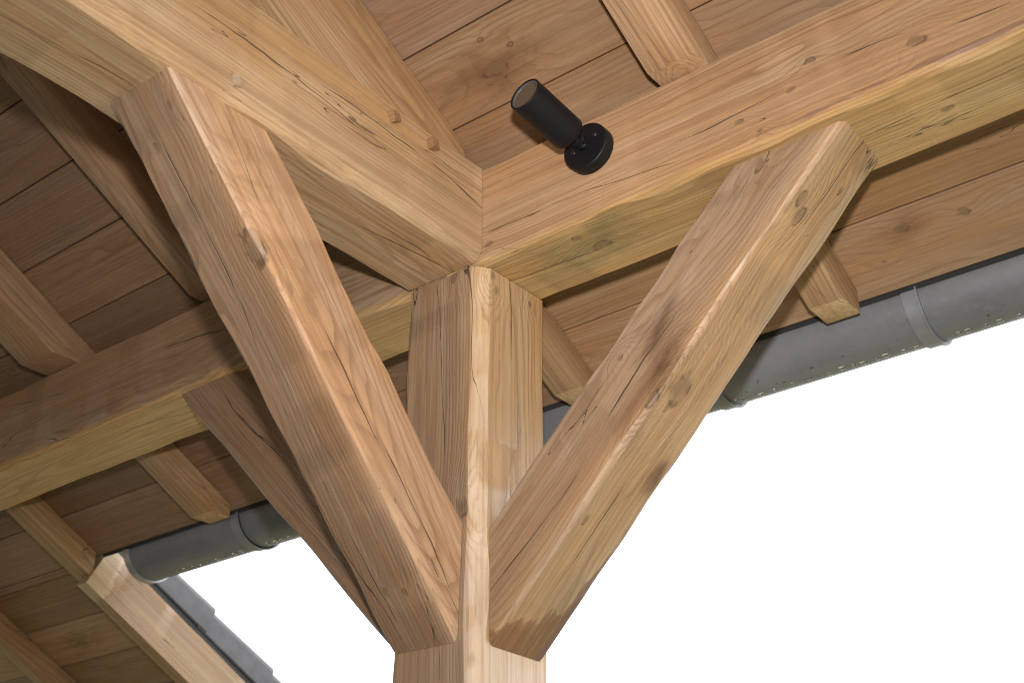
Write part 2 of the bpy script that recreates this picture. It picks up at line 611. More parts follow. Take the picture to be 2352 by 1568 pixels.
sheet('lawn', -400, 400, -400, 400, GROUND, lawn_mat())
sheet('terrace', -8.0, 2.0, -6.0, 0.15, GROUND + .03, paving_mat())

# drying checks seen in the photograph: two points along each and the face it opens in
CK_post = [
    ((-0.027, -0.1, -0.007), (-0.003, -0.1, -0.15), (-0.0, -1.0, -0.0)),
    ((-0.003, -0.1, -0.15), (0.015, -0.1, -0.405), (-0.0, -1.0, -0.0)),
    ((0.013, -0.1, -0.764), (0.017, -0.1, -0.826), (-0.0, -1.0, -0.0)),
    ((0.1, -0.01, 0.002), (0.1, -0.004, -0.179), (1.0, 0.0, 0.0)),
    ((0.1, 0.019, -0.264), (0.1, 0.021, -0.368), (1.0, 0.0, 0.0)),
]
CK_lb = [
    ((0.086, -0.313, -0.464), (0.086, -0.117, -0.682), (1.0, 0.0, 0.0)),
    ((0.086, -0.482, -0.303), (0.086, -0.315, -0.478), (1.0, 0.0, 0.0)),
    ((0.086, -0.745, -0.012), (0.086, -0.656, -0.141), (1.0, 0.0, 0.0)),
    ((-0.002, -0.799, -0.068), (-0.008, -0.689, -0.178), (-0.0, -0.704, -0.71)),
    ((-0.009, -0.696, -0.171), (-0.014, -0.599, -0.267), (-0.0, -0.704, -0.71)),
    ((-0.014, -0.599, -0.267), (-0.035, -0.5, -0.365), (-0.0, -0.704, -0.71)),
    ((-0.042, -0.352, -0.512), (-0.05, -0.285, -0.578), (-0.0, -0.704, -0.71)),
    ((-0.048, -0.276, -0.588), (-0.047, -0.138, -0.724), (-0.0, -0.704, -0.71)),
    ((-0.04, -0.458, -0.406), (-0.044, -0.395, -0.47), (-0.0, -0.704, -0.71)),
]
CK_rb = [
    ((0.528, -0.07, -0.249), (0.368, -0.07, -0.415), (-0.0, -1.0, -0.0)),
    ((0.303, -0.07, -0.492), (0.104, -0.07, -0.672), (-0.0, -1.0, -0.0)),
    ((0.65, -0.015, -0.219), (0.559, -0.014, -0.309), (0.705, -0.0, -0.709)),
    ((0.358, -0.005, -0.508), (0.233, -0.002, -0.633), (0.705, -0.0, -0.709)),
    ((0.868, 0.001, -0.002), (0.736, 0.007, -0.133), (0.705, -0.0, -0.709)),
    ((0.687, -0.07, -0.031), (0.625, -0.07, -0.105), (-0.0, -1.0, -0.0)),
]
CK_plr = [
    ((0.112, -0.1, 0.063), (0.252, -0.1, 0.06), (-0.0, -1.0, -0.0)),
    ((0.27, -0.1, 0.063), (0.567, -0.1, 0.035), (-0.0, -1.0, -0.0)),
    ((0.535, -0.1, 0.075), (0.787, -0.1, 0.086), (-0.0, -1.0, -0.0)),
    ((0.899, -0.1, 0.105), (1.003, -0.1, 0.097), (-0.0, -1.0, -0.0)),
    ((1.087, -0.1, 0.069), (1.18, -0.1, 0.064), (-0.0, -1.0, -0.0)),
    ((0.871, 0.002, 0.0), (1.0, -0.016, 0.0), (-0.0, -0.0, -1.0)),
    ((1.011, -0.017, 0.0), (1.159, -0.023, 0.0), (-0.0, -0.0, -1.0)),
    ((0.108, -0.005, 0.0), (0.301, 0.009, 0.0), (-0.0, -0.0, -1.0)),
]
CK_tie = [
    ((0.1, -0.836, 0.132), (0.1, -0.63, 0.133), (1.0, 0.0, 0.0)),
    ((0.1, -0.63, 0.133), (0.1, -0.455, 0.113), (1.0, 0.0, 0.0)),
    ((0.1, -0.561, 0.153), (0.1, -0.271, 0.152), (1.0, 0.0, 0.0)),
    ((0.1, -0.271, 0.152), (0.1, -0.091, 0.12), (1.0, 0.0, 0.0)),
    ((-0.015, -1.105, 0.0), (-0.008, -0.988, 0.0), (-0.0, -0.0, -1.0)),
    ((-0.008, -0.988, 0.0), (0.001, -0.868, 0.0), (-0.0, -0.0, -1.0)),
    ((-0.0, -0.369, 0.0), (0.025, -0.106, 0.0), (-0.0, -0.0, -1.0)),
    ((0.036, -0.34, 0.0), (0.029, -0.185, 0.0), (-0.0, -0.0, -1.0)),
]
CK_pll = [
    ((-0.971, -0.1, 0.144), (-0.706, -0.1, 0.119), (-0.0, -1.0, -0.0)),
    ((-1.66, -0.1, 0.183), (-1.337, -0.1, 0.139), (-0.0, -1.0, -0.0)),
    ((-1.144, -0.039, 0.0), (-0.918, -0.001, 0.0), (-0.0, -0.0, -1.0)),
    ((-1.509, -0.112, 0.0), (-1.278, -0.083, 0.0), (-0.0, -0.0, -1.0)),
]
CK_bb = [
    ((-0.646, -0.08, -0.104), (-0.467, -0.08, -0.274), (-0.0, -1.0, -0.0)),
]

# ------------------------------------------------------------------ the post
TAN = (.40, .252, .142)
BROWN = (.345, .212, .125)
GOLD = (.42, .272, .125)

Mp = frame((0, 0, GROUND + .03), (0, 0, .006), (0, -1, 0))      # local x up, z towards -Y, y = z cross x = towards -X
pk = [(*loc(Mp, p), r, 1) for p, r in (((.1, -.084, -.03), .008), ((.1, -.065, -.016), .007), ((.1, -.051, -.045), .009),
                                       ((.027, -.1, -.014), .008), ((.062, -.1, -.509), .014), ((.1, .055, -.03), .006))]
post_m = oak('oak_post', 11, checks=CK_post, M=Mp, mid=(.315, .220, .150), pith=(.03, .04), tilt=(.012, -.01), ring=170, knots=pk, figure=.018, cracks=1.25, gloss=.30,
             wane_tint=(1.0, .97, .94), sap_bounce=(-2, -.055, .03, (1.52, 1.48, 1.24), .95), spec=1.0)
post = beam('post', (0, 0, GROUND + .03), (0, 0, .006), (0, -1, 0), .2, .2, post_m, 3, gap=(0, .0085),
            cham=(.004, .009, .016, .027)[0:2] + (.012, .027), amp=.0025, cvar=.45)
tag(post, 'square oak corner post with a wide pale eased arris, carrying the two big beams', 'post')

# ------------------------------------------------------------------ beams
Mt = frame((0, -A + .007, H / 2), (0, -3.4, H / 2), (0, 0, 1))
tie_m = oak('oak_tie', 23, checks=CK_tie, M=Mt, mid=(.415, .278, .162), pith=(-.02, -.19), tilt=(.03, .03), ring=130, figure=.03, cracks=1.2,
            knots=[(*loc(Mt, p), r, 1) for p, r in (((.1, -1.02, .03), .008), ((.1, -.62, .12), .004), ((.03, -1.35, 0), .01))])
tie = beam('tie_beam', (0, -A + .007, H / 2), (0, -3.4, H / 2), (0, 0, 1), .2, H, tie_m, 5, gap=(.009, 0),
           cham=(.006, .019, .005, .004), amp=.0028, cvar=.85)
tag(tie, 'heavy oak beam running from the post to the upper left, with three square pegs in its side', 'beam')

Mr = frame((.006, 0, H / 2), (1.9, 0, H / 2), (0, 0, 1))
kr_ = [(*loc(Mr, p), r, a) for p, r, a in (((.319, .001, 0), .014, 1.2), ((.298, -.049, 0), .009, 1), ((.794, -.1, .082), .006, .8), ((.837, -.1, .125), .007, 1),
                                         ((.689, -.1, .064), .007, 1.4), ((1.026, -.1, .071), .012, 1.4), ((.729, -.1, .026), .004, 2.5), ((.114, -.1, .035), .007, .8),
                                         ((1.02, .01, 0), .008, 1))]
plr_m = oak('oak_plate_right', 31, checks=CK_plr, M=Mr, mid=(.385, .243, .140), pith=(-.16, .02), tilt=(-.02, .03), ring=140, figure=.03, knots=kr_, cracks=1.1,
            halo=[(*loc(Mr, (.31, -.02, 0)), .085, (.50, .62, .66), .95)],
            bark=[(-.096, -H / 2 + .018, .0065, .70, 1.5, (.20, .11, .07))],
            wane_tint=(1.08, .98, .98), sap_bounce=(-3, -H / 2 + .016, .012, (1.18, 1.27, 1.04), .92))
plr = beam('wall_plate', (.006, 0, H / 2), (1.9, 0, H / 2), (0, 0, 1), .2, H, plr_m, 8,
           cham=(.016, .007, .075, .005), amp=.0024, cvar=.8)
tag(plr, 'heavy oak beam from the post to the upper right that carries the black spotlight', 'beam', 'plate beams along the eave')
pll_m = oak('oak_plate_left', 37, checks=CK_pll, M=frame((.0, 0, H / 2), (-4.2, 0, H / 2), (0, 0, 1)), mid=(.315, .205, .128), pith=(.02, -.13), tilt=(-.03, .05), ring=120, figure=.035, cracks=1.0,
            wane_tint=(1.15, 1.02, 1.02), sap_bounce=(-3, -H / 2 + .016, .012, (1.66, 1.64, 1.20), .95))
pll = beam('wall_plate', (.0, 0, H / 2), (-4.2, 0, H / 2), (0, 0, 1), .2, H, pll_m, 9,
           cham=(.007, .024, .005, .075), amp=.003, cvar=.8)
tag(pll, 'oak beam running left from behind the post, brown side and yellow underside', 'beam', 'plate beams along the eave')

# ------------------------------------------------------------------ braces
DPT = .155


def brace_axis(b, tpt, inward, d):
    x = (Vector(tpt) - Vector(b)).normalized()
    z = Vector(inward)
    z = (z - x * z.dot(x)).normalized()
    return Vector(b) + z * d / 2, Vector(tpt) + z * d / 2, z


# left brace: lower face passes through (y=-.1, z=-.762) and (y=-.868, z=0)
b0, b1, bz = brace_axis((-.020, -.1, -.762), (.008, -.868, 0), (0, .7, .7), DPT)
Ml = frame(b0, b1, bz)
kl = [(*loc(Ml, p), r, a) for p, r, a in (((.066, -.642, -.224), .022, 1), ((-.037, -.189, -.674), .006, .8), ((.005, -.183, -.68), .006, .8),
                                        ((-.02, -.80, -.07), .006, .6), ((.05, -.83, -.04), .007, 1.2))]
lb_m = oak('oak_brace_left', 41, checks=CK_lb, M=Ml, mid=(.300, .197, .128), pith=(-.12, -.05), tilt=(.10, .03), ring=125, figure=.028, knots=kl, cracks=1.2, wane_tint=(.99, .97, .96), sap_bounce=(2, .045, .03, (1.46, 1.40, 1.30), .92))
lb = beam('brace', b0, b1, bz, .158, DPT, lb_m, 12, gap=(.0125, .0115), cham=(.011, .006, .005, .006), amp=.0026, cvar=.8,
          cut0=((0, -A + .007, 0), (0, 1, 0)), cut1=((0, 0, .009), (0, 0, 1)))
tag(lb, 'thick oak brace rising from the post to the upper-left beam, nearest the viewer', 'brace', 'diagonal braces on the post')
# right brace
b0, b1, bz = brace_axis((.1, .008, -.768), (.870, .004, 0), (-.7, 0, .7), DPT)
Mb = frame(b0, b1, bz)
krb = [(*loc(Mb, p), r, a) for p, r, a in (((.767, -.047, -.103), .011, 1), ((.749, -.025, -.12), .013, .8), ((.494, -.031, -.374), .024, 1.1), ((.806, .031, -.064), .006, .8),
                                         ((.296, -.042, -.571), .008, 1), ((.464, -.07, -.4), .012, 1.2), ((.708, -.07, -.02), .011, 1), ((.40, -.07, -.30), .006, 3))]
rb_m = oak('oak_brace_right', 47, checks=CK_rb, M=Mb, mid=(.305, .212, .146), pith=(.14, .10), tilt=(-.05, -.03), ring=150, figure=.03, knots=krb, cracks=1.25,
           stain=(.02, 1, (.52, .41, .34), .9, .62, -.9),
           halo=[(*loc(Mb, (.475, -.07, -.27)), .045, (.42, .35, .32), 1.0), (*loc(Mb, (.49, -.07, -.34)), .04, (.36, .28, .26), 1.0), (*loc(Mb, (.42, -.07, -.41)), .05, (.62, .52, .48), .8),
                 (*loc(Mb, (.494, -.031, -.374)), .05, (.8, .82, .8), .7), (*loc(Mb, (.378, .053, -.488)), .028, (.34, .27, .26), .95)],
           bark=[(.076, -DPT / 2, .020, -.15, .36, (.15, .085, .075)), (.076, -DPT / 2, .012, .30, .62, (.17, .10, .08))], wane_tint=(1.04, 1.03, 1.02), sap_bounce=(-3, -DPT / 2 + .040, .03, (1.30, 1.28, 1.12), .92))
rb = beam('brace', b0, b1, bz, .152, DPT, rb_m, 15, gap=(.0125, .0115), cham=(.007, .009, .005, .005), amp=.0024, cvar=.8,
          cut0=((A - .007, 0, 0), (1, 0, 0)), cut1=((0, 0, .009), (0, 0, 1)))
tag(rb, 'oak brace leaning right from the post, knotty, with a dark water stain at its foot', 'brace', 'diagonal braces on the post')
# back brace
b0, b1, bz = brace_axis((-.1, -.002, -.760), (-.866, -.002, 0), (.7, 0, .7), DPT)
bb_m = oak('oak_brace_back', 53, checks=CK_bb, M=frame(b0, b1, bz), mid=(.28, .182, .120), pith=(.12, .02), tilt=(.02, .02), ring=150, figure=.02, cracks=1.1)
bb = beam('brace', b0, b1, bz, .156, DPT, bb_m, 18, gap=(.0125, .0115), cham=(.007, .007, .009, .009), amp=.0028, cvar=.5,
          cut0=((-A + .007, 0, 0), (1, 0, 0)), cut1=((0, 0, .009), (0, 0, 1)))
tag(bb, 'shaded oak brace behind the left one, rising to the far left beam', 'brace', 'diagonal braces on the post')

# pegs in the tie beam
peg_m = oak('oak_peg', 61, (.30, .165, .085), pith=(.01, .02), ring=300, figure=.004, cracks=.4)
pegp_m = oak('oak_peg_weathered', 62, (.37, .275, .185), pith=(.01, .02), ring=300, figure=.004, cracks=.4)


def peg(p, out, rot, mat, seed):
    bm = bmesh.new()
    rr = random.Random(seed)
    n = 8
    a, b = [], []
    for k in range(n):
        t = 2 * math.pi * (k + .5) / n + rot
        r = .0125 * (1 + (.24 if k % 4 in (1, 2) else .06) * rr.uniform(.7, 1))
        t += (.28 if k % 2 == 0 else -.28)
        a.append(bm.verts.new((-.01, r * math.cos(t), r * math.sin(t))))
        b.append(bm.verts.new((out + rr.uniform(-.002, .002), r * .93 * math.cos(t), r * .93 * math.sin(t))))
    for k in range(n):
        bm.faces.new((a[k], a[(k + 1) % n], b[(k + 1) % n], b[k]))
    bm.faces.new(b)
    bm.faces.new(list(reversed(a)))
    es = [e for e in bm.edges if e.verts[0] in b and e.verts[1] in b]
    bmesh.ops.bevel(bm, geom=es, offset=.0014, segments=2, affect='EDGES')
    M = Matrix.Translation(p) @ Matrix.Rotation(rr.uniform(-.12, .12), 4, 'Z')
    return finish('peg', bm, mat, tie, M)


peg((.1, -.746, .041), .007, .35, pegp_m, 1)
peg((.1, -.374, .191), .013, .5, peg_m, 2)
peg((.1, -.261, .192), .014, .2, peg_m, 3)

# ------------------------------------------------------------------ rafters
YR = -2.62         # ridge
XD = (0, 1 / SL, -T / SL)


def lerpx(a, b):
    return lambda y: a + (b - a) * min(1, max(0, (y + .05) / .15))


def rafter(name, xin, din, xtail, dtail, ztail, yend, mat, seed, label, group='rafters under the roof boards', notch=True):
    yo = A + .01
    zo = deckz(yo, dtail)
    yt = (ZD - dtail - ztail) / T                      # where the tail's underside meets its level cut
    poly = [(YR, deckz(YR) - .001), (yend, deckz(yend) - .001)]
    if ztail is not None and yt < yend - .005:
        poly += [(yend, ztail), (yt, ztail)]
    else:
        poly += [(yend, deckz(yend, dtail))]
    poly += [(yo, zo)]
    ys = (ZD - din - H) / T                            # inside, the rafter sits on a level seat at the plate top
    zs = H + .0015
    poly += [(yo, .175), (.0, zs), (min(ys, -A - .004) if ys > -A else ys, zs)]
    poly += [(YR, deckz(YR, din))]
    o = prism(name, poly, lerpx(xin[0], xtail[0]), lerpx(xin[1], xtail[1]), mat, ((xin[0] + xin[1]) / 2, YR, deckz(YR, .05)), XD, bev=.0035, amp=.0022, seed=seed)
    return tag(o, label, 'rafter', group)


def raft_m(i, mid, **k):
    return oak('oak_rafter_%d' % i, 70 + i, mid, **k)


r1m = raft_m(1, (.40, .262, .158), wane_tint=(1.38, 1.5, 1.45), pith=(-.03, -.10), tilt=(.01, .035), ring=150, figure=.03,
             knots=[(2.33, .02, -.05, .008, 1.4), (2.2, -.02, -.05, .006, 1)], cracks=.8)
rafter('rafter', (.533, .636), .10, (.561, .640), .100, -.057, .470, r1m, 1, 'oak rafter behind the spotlight, its pale level-cut tail under the zinc gutter')
r2m = raft_m(2, (.36, .225, .14), pith=(.0, .10), ring=150, figure=.02, cracks=.6)
rafter('rafter', (-.797, -.708), .10, (-.79, -.71), .085, -.05, .470, r2m, 2, 'oak rafter half hidden behind the big left brace, in its shadow')
r3m = raft_m(3, (.37, .232, .138), wane_tint=(1.38, 1.5, 1.45), pith=(.03, -.05), ring=110, figure=.035, knots=[(2.43, .02, -.06, .022, 1.4)], cracks=.7)
rafter('rafter', (-1.45, -1.312), .12, (-1.414, -1.325), .078, -.045, .476, r3m, 3, 'oak rafter with a large dark knot, leftmost rafter above the left beam')
r4m = raft_m(4, (.38, .25, .13), pith=(.03, -.05), ring=110, figure=.03, cracks=.7)
rafter('rafter', (-2.05, -1.977), .085, (-2.05, -1.977), .085, -9, .484, r4m, 4, 'oak rafter at the lower left that dies against the pale verge board')
r5m = raft_m(5, (.36, .225, .135), pith=(.0, -.08), ring=130, figure=.025, cracks=.5)
rafter('rafter', (-2.70, -2.636), .09, (-2.70, -2.636), .09, -9, 1.70, r5m, 5, 'oak rafter in the bottom left corner of the picture, beyond the verge board')
r0m = raft_m(6, (.39, .24, .13), pith=(.0, -.08), ring=130, figure=.025, cracks=.5)
# the principal rafter that stands on the tie beam, and the tail nailed on in its line
prm = oak('oak_principal', 90, (.425, .27, .145), pith=(.07, -.02), tilt=(.01, .03), ring=130, figure=.03, cracks=1.1)
yf = (ZD - .253 - H) / T
pr = prism('principal_rafter', [(YR, deckz(YR) - .001), (-A - .002, deckz(-A) - .001), (-A - .002, H + .0015), (yf, H + .0015), (YR, deckz(YR, .253))],
           lambda y: -.1, lambda y: .05, prm, (-.02, YR, deckz(YR, .12)), XD, bev=.0035, amp=.002, seed=44)
tag(pr, 'deep oak principal rafter standing on the peg-side beam, left of the spotlight', 'rafter')
rafter_tail_m = raft_m(7, (.37, .24, .14), wane_tint=(1.38, 1.5, 1.45), pith=(.03, -.06), ring=150, figure=.02, cracks=.6)
yt0 = (ZD - .09 + .052) / T
tl = prism('rafter_tail', [(.11, deckz(.11) - .001), (.470, deckz(.47) - .001), (.470, -.052), (yt0, -.052), (.11, deckz(.11, .09))],
           lambda y: -.097, lambda y: -.020, rafter_tail_m, (-.06, .11, deckz(.11, .045)), XD, bev=.005, amp=.001, seed=46)
tag(tl, 'short oak rafter tail just right of the post, half hidden by the right brace', 'rafter', 'rafters under the roof boards')

# ------------------------------------------------------------------ roof: boards, underlay, verge tiles
roof = bpy.data.objects.new('roof', None)
roof.location = (0, 0, deckz(0))
C.objects.link(roof)
tag(roof, 'sloping roof of wide oak boards overhead, dark grey tiles showing at its lower left verge', 'roof')
bpy.context.view_layer.update()
bmats = [oak('oak_board_%d' % i, 100 + i, m, pith=(.0, p), tilt=(t1, t2), ring=rg, figure=.03, board=True, cracks=.35, rings=.80, fibre=.30)
         for i, (m, p, t1, t2, rg) in enumerate((((.272, .168, .098), .05, .03, .02, 120), ((.285, .176, .101), -.05, -.02, .02, 105), ((.258, .158, .093), .09, .02, -.03, 130)))]


def bvec(x, y):
    return Vector((x, y, deckz(y)))


def board(x0, x1, y0, y1, mat=None, knots=(), rng=random):
    """One roof board between y0 and y1 (its lower edge), 22 mm thick, edges eased; 4 mm joints."""
    L = x1 - x0
    wd = (y1 - y0) * SL - .0026
    M = frame((x0, (y0 + y1) / 2, deckz((y0 + y1) / 2)), (x1, (y0 + y1) / 2, deckz((y0 + y1) / 2)), (0, T, 1))
    dz = rng.uniform(0, .0018)
    bm = bmesh.new()
    c = .0022
    prof = [(-wd / 2, .022 + dz), (-wd / 2, c + dz), (-wd / 2 + c, dz), (wd / 2 - c, dz), (wd / 2, c + dz), (wd / 2, .022 + dz)]
    g = .0008
    a = [bm.verts.new((g, y, z)) for y, z in prof]
    b = [bm.verts.new((L - g, y, z)) for y, z in prof]
    for k in range(6):
        bm.faces.new((a[k], a[(k + 1) % 6], b[(k + 1) % 6], b[k]))
    bm.faces.new(a)
    bm.faces.new(list(reversed(b)))
    if knots:
        mat = oak('oak_board_knotty', rng.randint(200, 9999), mat, pith=(.02, .07), tilt=(.02, .03), ring=115, figure=.03, board=False, cracks=.4,
                  knots=[(*loc(M, k[0]), k[1], k[2]) for k in knots], rings=.80, fibre=.30,
                  halo=[(*loc(M, k[0]), k[1] * 4.5, (.62, .52, .45), .8) for k in knots if k[1] > .01])
    return finish('board', bm, mat, roof, M, sharp=15)


rb_ = random.Random(5)
edges = [.4987, .341, .181, .021, -.139, -.298, -.455, -.613, -.771]
while edges[-1] > YR + .1:
    edges.append(edges[-1] - .1585)
special = {
    (1, -.139): ((.278, .174, .100), [((.215, -.206, .358), .017, 1.2), ((.278, -.233, .373), .006, .8), ((.226, -.265, .39), .006, .8)]),
    (1, .341): ((.345, .222, .138), [((.782, .381, .047), .011, 1.0), ((.715, .433, .019), .006, .8), ((.901, .391, .041), .010, 1.0)]),
    (1, .021): ((.28, .176, .102), [((.253, -.069, .286), .008, 1)]),
}
for y1, y0 in zip(edges, edges[1:]):
    js = [-.06, .586, -.752, -1.37]
    a = rb_.choice([0, 1]) if y1 > -1.0 else 0
    if y1 in (-.139, .4987, .021):
        segs = [-9.0, -1.37, -.06, 1.95]
    else:
        segs = [-9.0] + sorted(rb_.sample(js, 2)) + [1.95]
    if y1 <= .4987 and y1 > .40:
        segs[0] = -1.998
    for x0, x1 in zip(segs, segs[1:]):
        key = None
        if x1 == 1.95 and x0 == -.06:
            if y1 == -.139:
                key = (1, -.139)
            if y1 == .4987:
                key = (1, .341)
            if y1 == .021:
                key = (1, .021)
        if key in special:
            m, kn = special[key]
            board(x0, x1, y0, y1, m, kn, rb_)
        else:
            board(x0, x1, y0, y1, rb_.choice(bmats), (), rb_)
# the lower piece of roof left of the verge board
eext = [1.70, 1.644, 1.484, 1.325, 1.165, 1.005, .845, .686, .527, .4987, .341]
for y1, y0 in zip(eext, eext[1:]):
    if y0 == .686 - 0 and False:
        pass
    if y1 == .845:
        board(-9.0, -2.022, y0, y1, (.36, .225, .135), [((-2.42, .774, -.162), .016, 1.1)], rb_)
    else:
        board(-9.0, -2.022, y0, y1, rb_.choice(bmats), (), rb_)

und_m = plain('bitumen_underlay', (.018, .017, .017), .8)


def slab(name, pts, thick, mat, parent):
    bm = bmesh.new()
    lo = [bm.verts.new(p) for p in pts]
    hi = [bm.verts.new(Vector(p) + Vector((0, 0, thick))) for p in pts]
    n = len(pts)
    bm.faces.new(list(reversed(lo)))
    bm.faces.new(hi)
    for k in range(n):
        bm.faces.new((lo[k], lo[(k + 1) % n], hi[(k + 1) % n], hi[k]))
    return finish(name, bm, mat, parent, Matrix.Identity(4), smooth=False)


UO = -.028
slab('underlay', [(-1.99, .503, deckz(.503, UO)), (1.95, .503, deckz(.503, UO)), (1.95, YR, deckz(YR, UO)), (-1.99, YR, deckz(YR, UO))], .012, und_m, roof)
slab('underlay', [(-9.0, 1.70, deckz(1.70, UO)), (-1.992, 1.70, deckz(1.70, UO)), (-1.992, YR, deckz(YR, UO)), (-9.0, YR, deckz(YR, UO))], .012, und_m, roof)
slab('drip_edge', [(-1.965, .500, deckz(.500, -.001)), (1.95, .500, deckz(.500, -.001)), (1.95, .506, deckz(.506, .002)), (-1.965, .506, deckz(.506, .002))], .060, und_m, roof)
# the unseen other pitch of the roof, drawn out low to darken the interior
slab('unseen_rear_slope', [(-9.0, YR, deckz(YR, UO)), (1.95, YR, deckz(YR, UO)), (1.95, -8.5, deckz(YR) - T * (8.5 + YR)), (-9.0, -8.5, deckz(YR) - T * (8.5 + YR))], .04, bmats[0], roof)

tile_m = plain('dark_concrete_tile', (.080, .078, .090), .42, 0, (60, .001), .5, .18)
batten_m = plain('black_verge_strip', (.02, .02, .021), .6)


def vpt(y, d, x):
    return Vector((x, y, deckz(y, d)))


# verge strip under the tiles and the tiles with their down-turned side
bm = bmesh.new()
q = []
for x in (-2.03, -1.975):
    for (y, d) in ((.50, -.080), (1.70, -.080), (1.70, -.050), (.50, -.050)):
        q.append(bm.verts.new(vpt(y, d, x)))
for f in ((0, 1, 2, 3), (4, 5, 6, 7), (0, 1, 5, 4), (1, 2, 6, 5), (2, 3, 7, 6), (3, 0, 4, 7)):
    bm.faces.new([q[i] for i in f])
finish('verge_strip', bm, batten_m, roof, Matrix.Identity(4), smooth=False)

Mv = frame(vpt(.68, -.079, -1.972), vpt(1.68, -.079, -1.972), (0, T, 1))     # x down the slope, z out of the roof, y towards +X
tile_mesh = None


def verge_tile(s0):
    global tile_mesh
    if tile_mesh is None:
        # cross-section (y across, z up): turned-down side at y = 0, rounded shoulder, top running to -X
        sec = [(0, -.002), (.003, .002)]
        for k in range(7):
            a = math.pi / 2 * k / 6
            sec.append((.003 - .030 * (1 - math.cos(a)), .062 + .030 * math.sin(a)))
        sec += [(-.11, .094), (-.19, .080), (-.30, .088), (-.30, .074), (-.19, .064), (-.045, .072), (-.014, .055), (-.012, -.002)]
        bm = bmesh.new()
        rows = []
        L = .355
        for k in range(9):
            x = L * k / 8
            lift = .016 * k / 8                       # each tile rides up over the one below it
            tap = 0.004 * k / 8
            rows.append([bm.verts.new((x - .045 * (z / .09) * (1 if k == 8 else 0) * .25, -(y + tap), z + lift * (.3 + .7 * min(1, max(0, z / .06))))) for y, z in sec])
        n = len(sec)
        for a, b in zip(rows, rows[1:]):
            for j in range(n):
                bm.faces.new((a[j], a[(j + 1) % n], b[(j + 1) % n], b[j]))
        bm.faces.new(rows[0])
        bm.faces.new(list(reversed(rows[-1])))
        es = [e for e in bm.edges if e.calc_face_angle(0) > 1.0]
        bmesh.ops.bevel(bm, geom=es, offset=.002, segments=2, affect='EDGES', clamp_overlap=True)
        o = finish('roof_tile', bm, tile_m, roof, Mv @ Matrix.Translation((s0, 0, 0)))
        tile_mesh = o.data
        return o
    o = bpy.data.objects.new('roof_tile', tile_mesh)
    C.objects.link(o)
    o.parent = roof
    o.matrix_parent_inverse = roof.matrix_world.inverted()
    o.matrix_world = Mv @ Matrix.Translation((s0, 0, 0))
    return o


for k in range(4):
    verge_tile(-.062 + .318 * k)

# verge board: pale oak barge board down the step of the roof
Mg = frame(vpt(.493, .034, -1.992), vpt(1.70, .034, -1.992), (0, T, 1))
vb_m = oak('oak_verge_board', 95, (.47, .37, .245), pith=(-.03, .16), tilt=(.0, .03), ring=120, figure=.03, cracks=.6, gloss=.30,
           stain=(.075, -1, (.66, .52, .40), .85), knots=[(.33, .025, .0, .006, .8)])
vb = beam('verge_board', vpt(.493, .034, -1.992), vpt(1.70, .034, -1.992), (0, T, 1), .052, .155, vb_m, 25,
          cham=(.003, .006, .003, .003), amp=.0008)
tag(vb, 'pale oak board with a wet brown stain running down beside the dark roof tiles', 'verge board')

# ------------------------------------------------------------------ gutter
zinc = NT('weathered_zinc')
tc = zinc.n('ShaderNodeTexCoord')
P = tc.outputs['Object']
n1 = zinc.noise(zinc.v_('MULTIPLY', P, (3, 9, 9)), 1, 4, .6)
n2 = zinc.noise(P, 60, 3, .6)
n3 = zinc.noise(zinc.v_('MULTIPLY', P, (60, 4, 4)), 1, 3, .6)
zc = zinc.mix(zinc.ss(n1, .3, .7), (.165, .17, .196), (.215, .22, .246))
zc = zinc.mix(zinc.ss(n2, .55, .75, 0, .35), zc, (.26, .27, .295))
zc = zinc.mix(zinc.ss(n3, .55, .8, 0, .25), zc, (.13, .135, .155))
zinc.put(zinc.b.inputs['Base Color'], zc)
zinc.put(zinc.b.inputs['Roughness'], zinc.ss(n2, .3, .7, .42, .55))
zinc.b.inputs['Metallic'].default_value = .22
zinc = zinc.m
GY, GR = .599, .09
GZ = -.0065
gut = bpy.data.objects.new('gutter', None)
gut.location = (-1.86, GY, GZ)
C.objects.link(gut)
tag(gut, 'grey zinc half-round gutter along the eave, beaded with raindrops', 'gutter')
bpy.context.view_layer.update()


def halfpipe(name, x0, x1, r, th, a0=-5, a1=185, n=40, bead=False, nx=1, mat=None):
    bm = bmesh.new()
    prof = []
    for k in range(n + 1):
        t = math.radians(a0 + (a1 - a0) * k / n)
        prof.append((r * math.cos(t), -r * math.sin(t)))
    for k in range(n, -1, -1):
        t = math.radians(a0 + (a1 - a0) * k / n)
        prof.append(((r - th) * math.cos(t), -(r - th) * math.sin(t)))
    rows = []
    for j in range(nx + 1):
        x = x0 + (x1 - x0) * j / nx
        rows.append([bm.verts.new((x - x0, y, z)) for y, z in prof])
    N = len(prof)
    for a, b in zip(rows, rows[1:]):
        for k in range(N):
            bm.faces.new((a[k], a[(k + 1) % N], b[(k + 1) % N], b[k]))
    bm.faces.new(rows[0])
    bm.faces.new(list(reversed(rows[-1])))
    if bead:
        cyl(bm, (0, r + .004, .004), (x1 - x0, r + .004, .004), .009, n=14)
    return finish(name, bm, mat or zinc, gut, Matrix.Translation((x0, GY, GZ)), sharp=40)


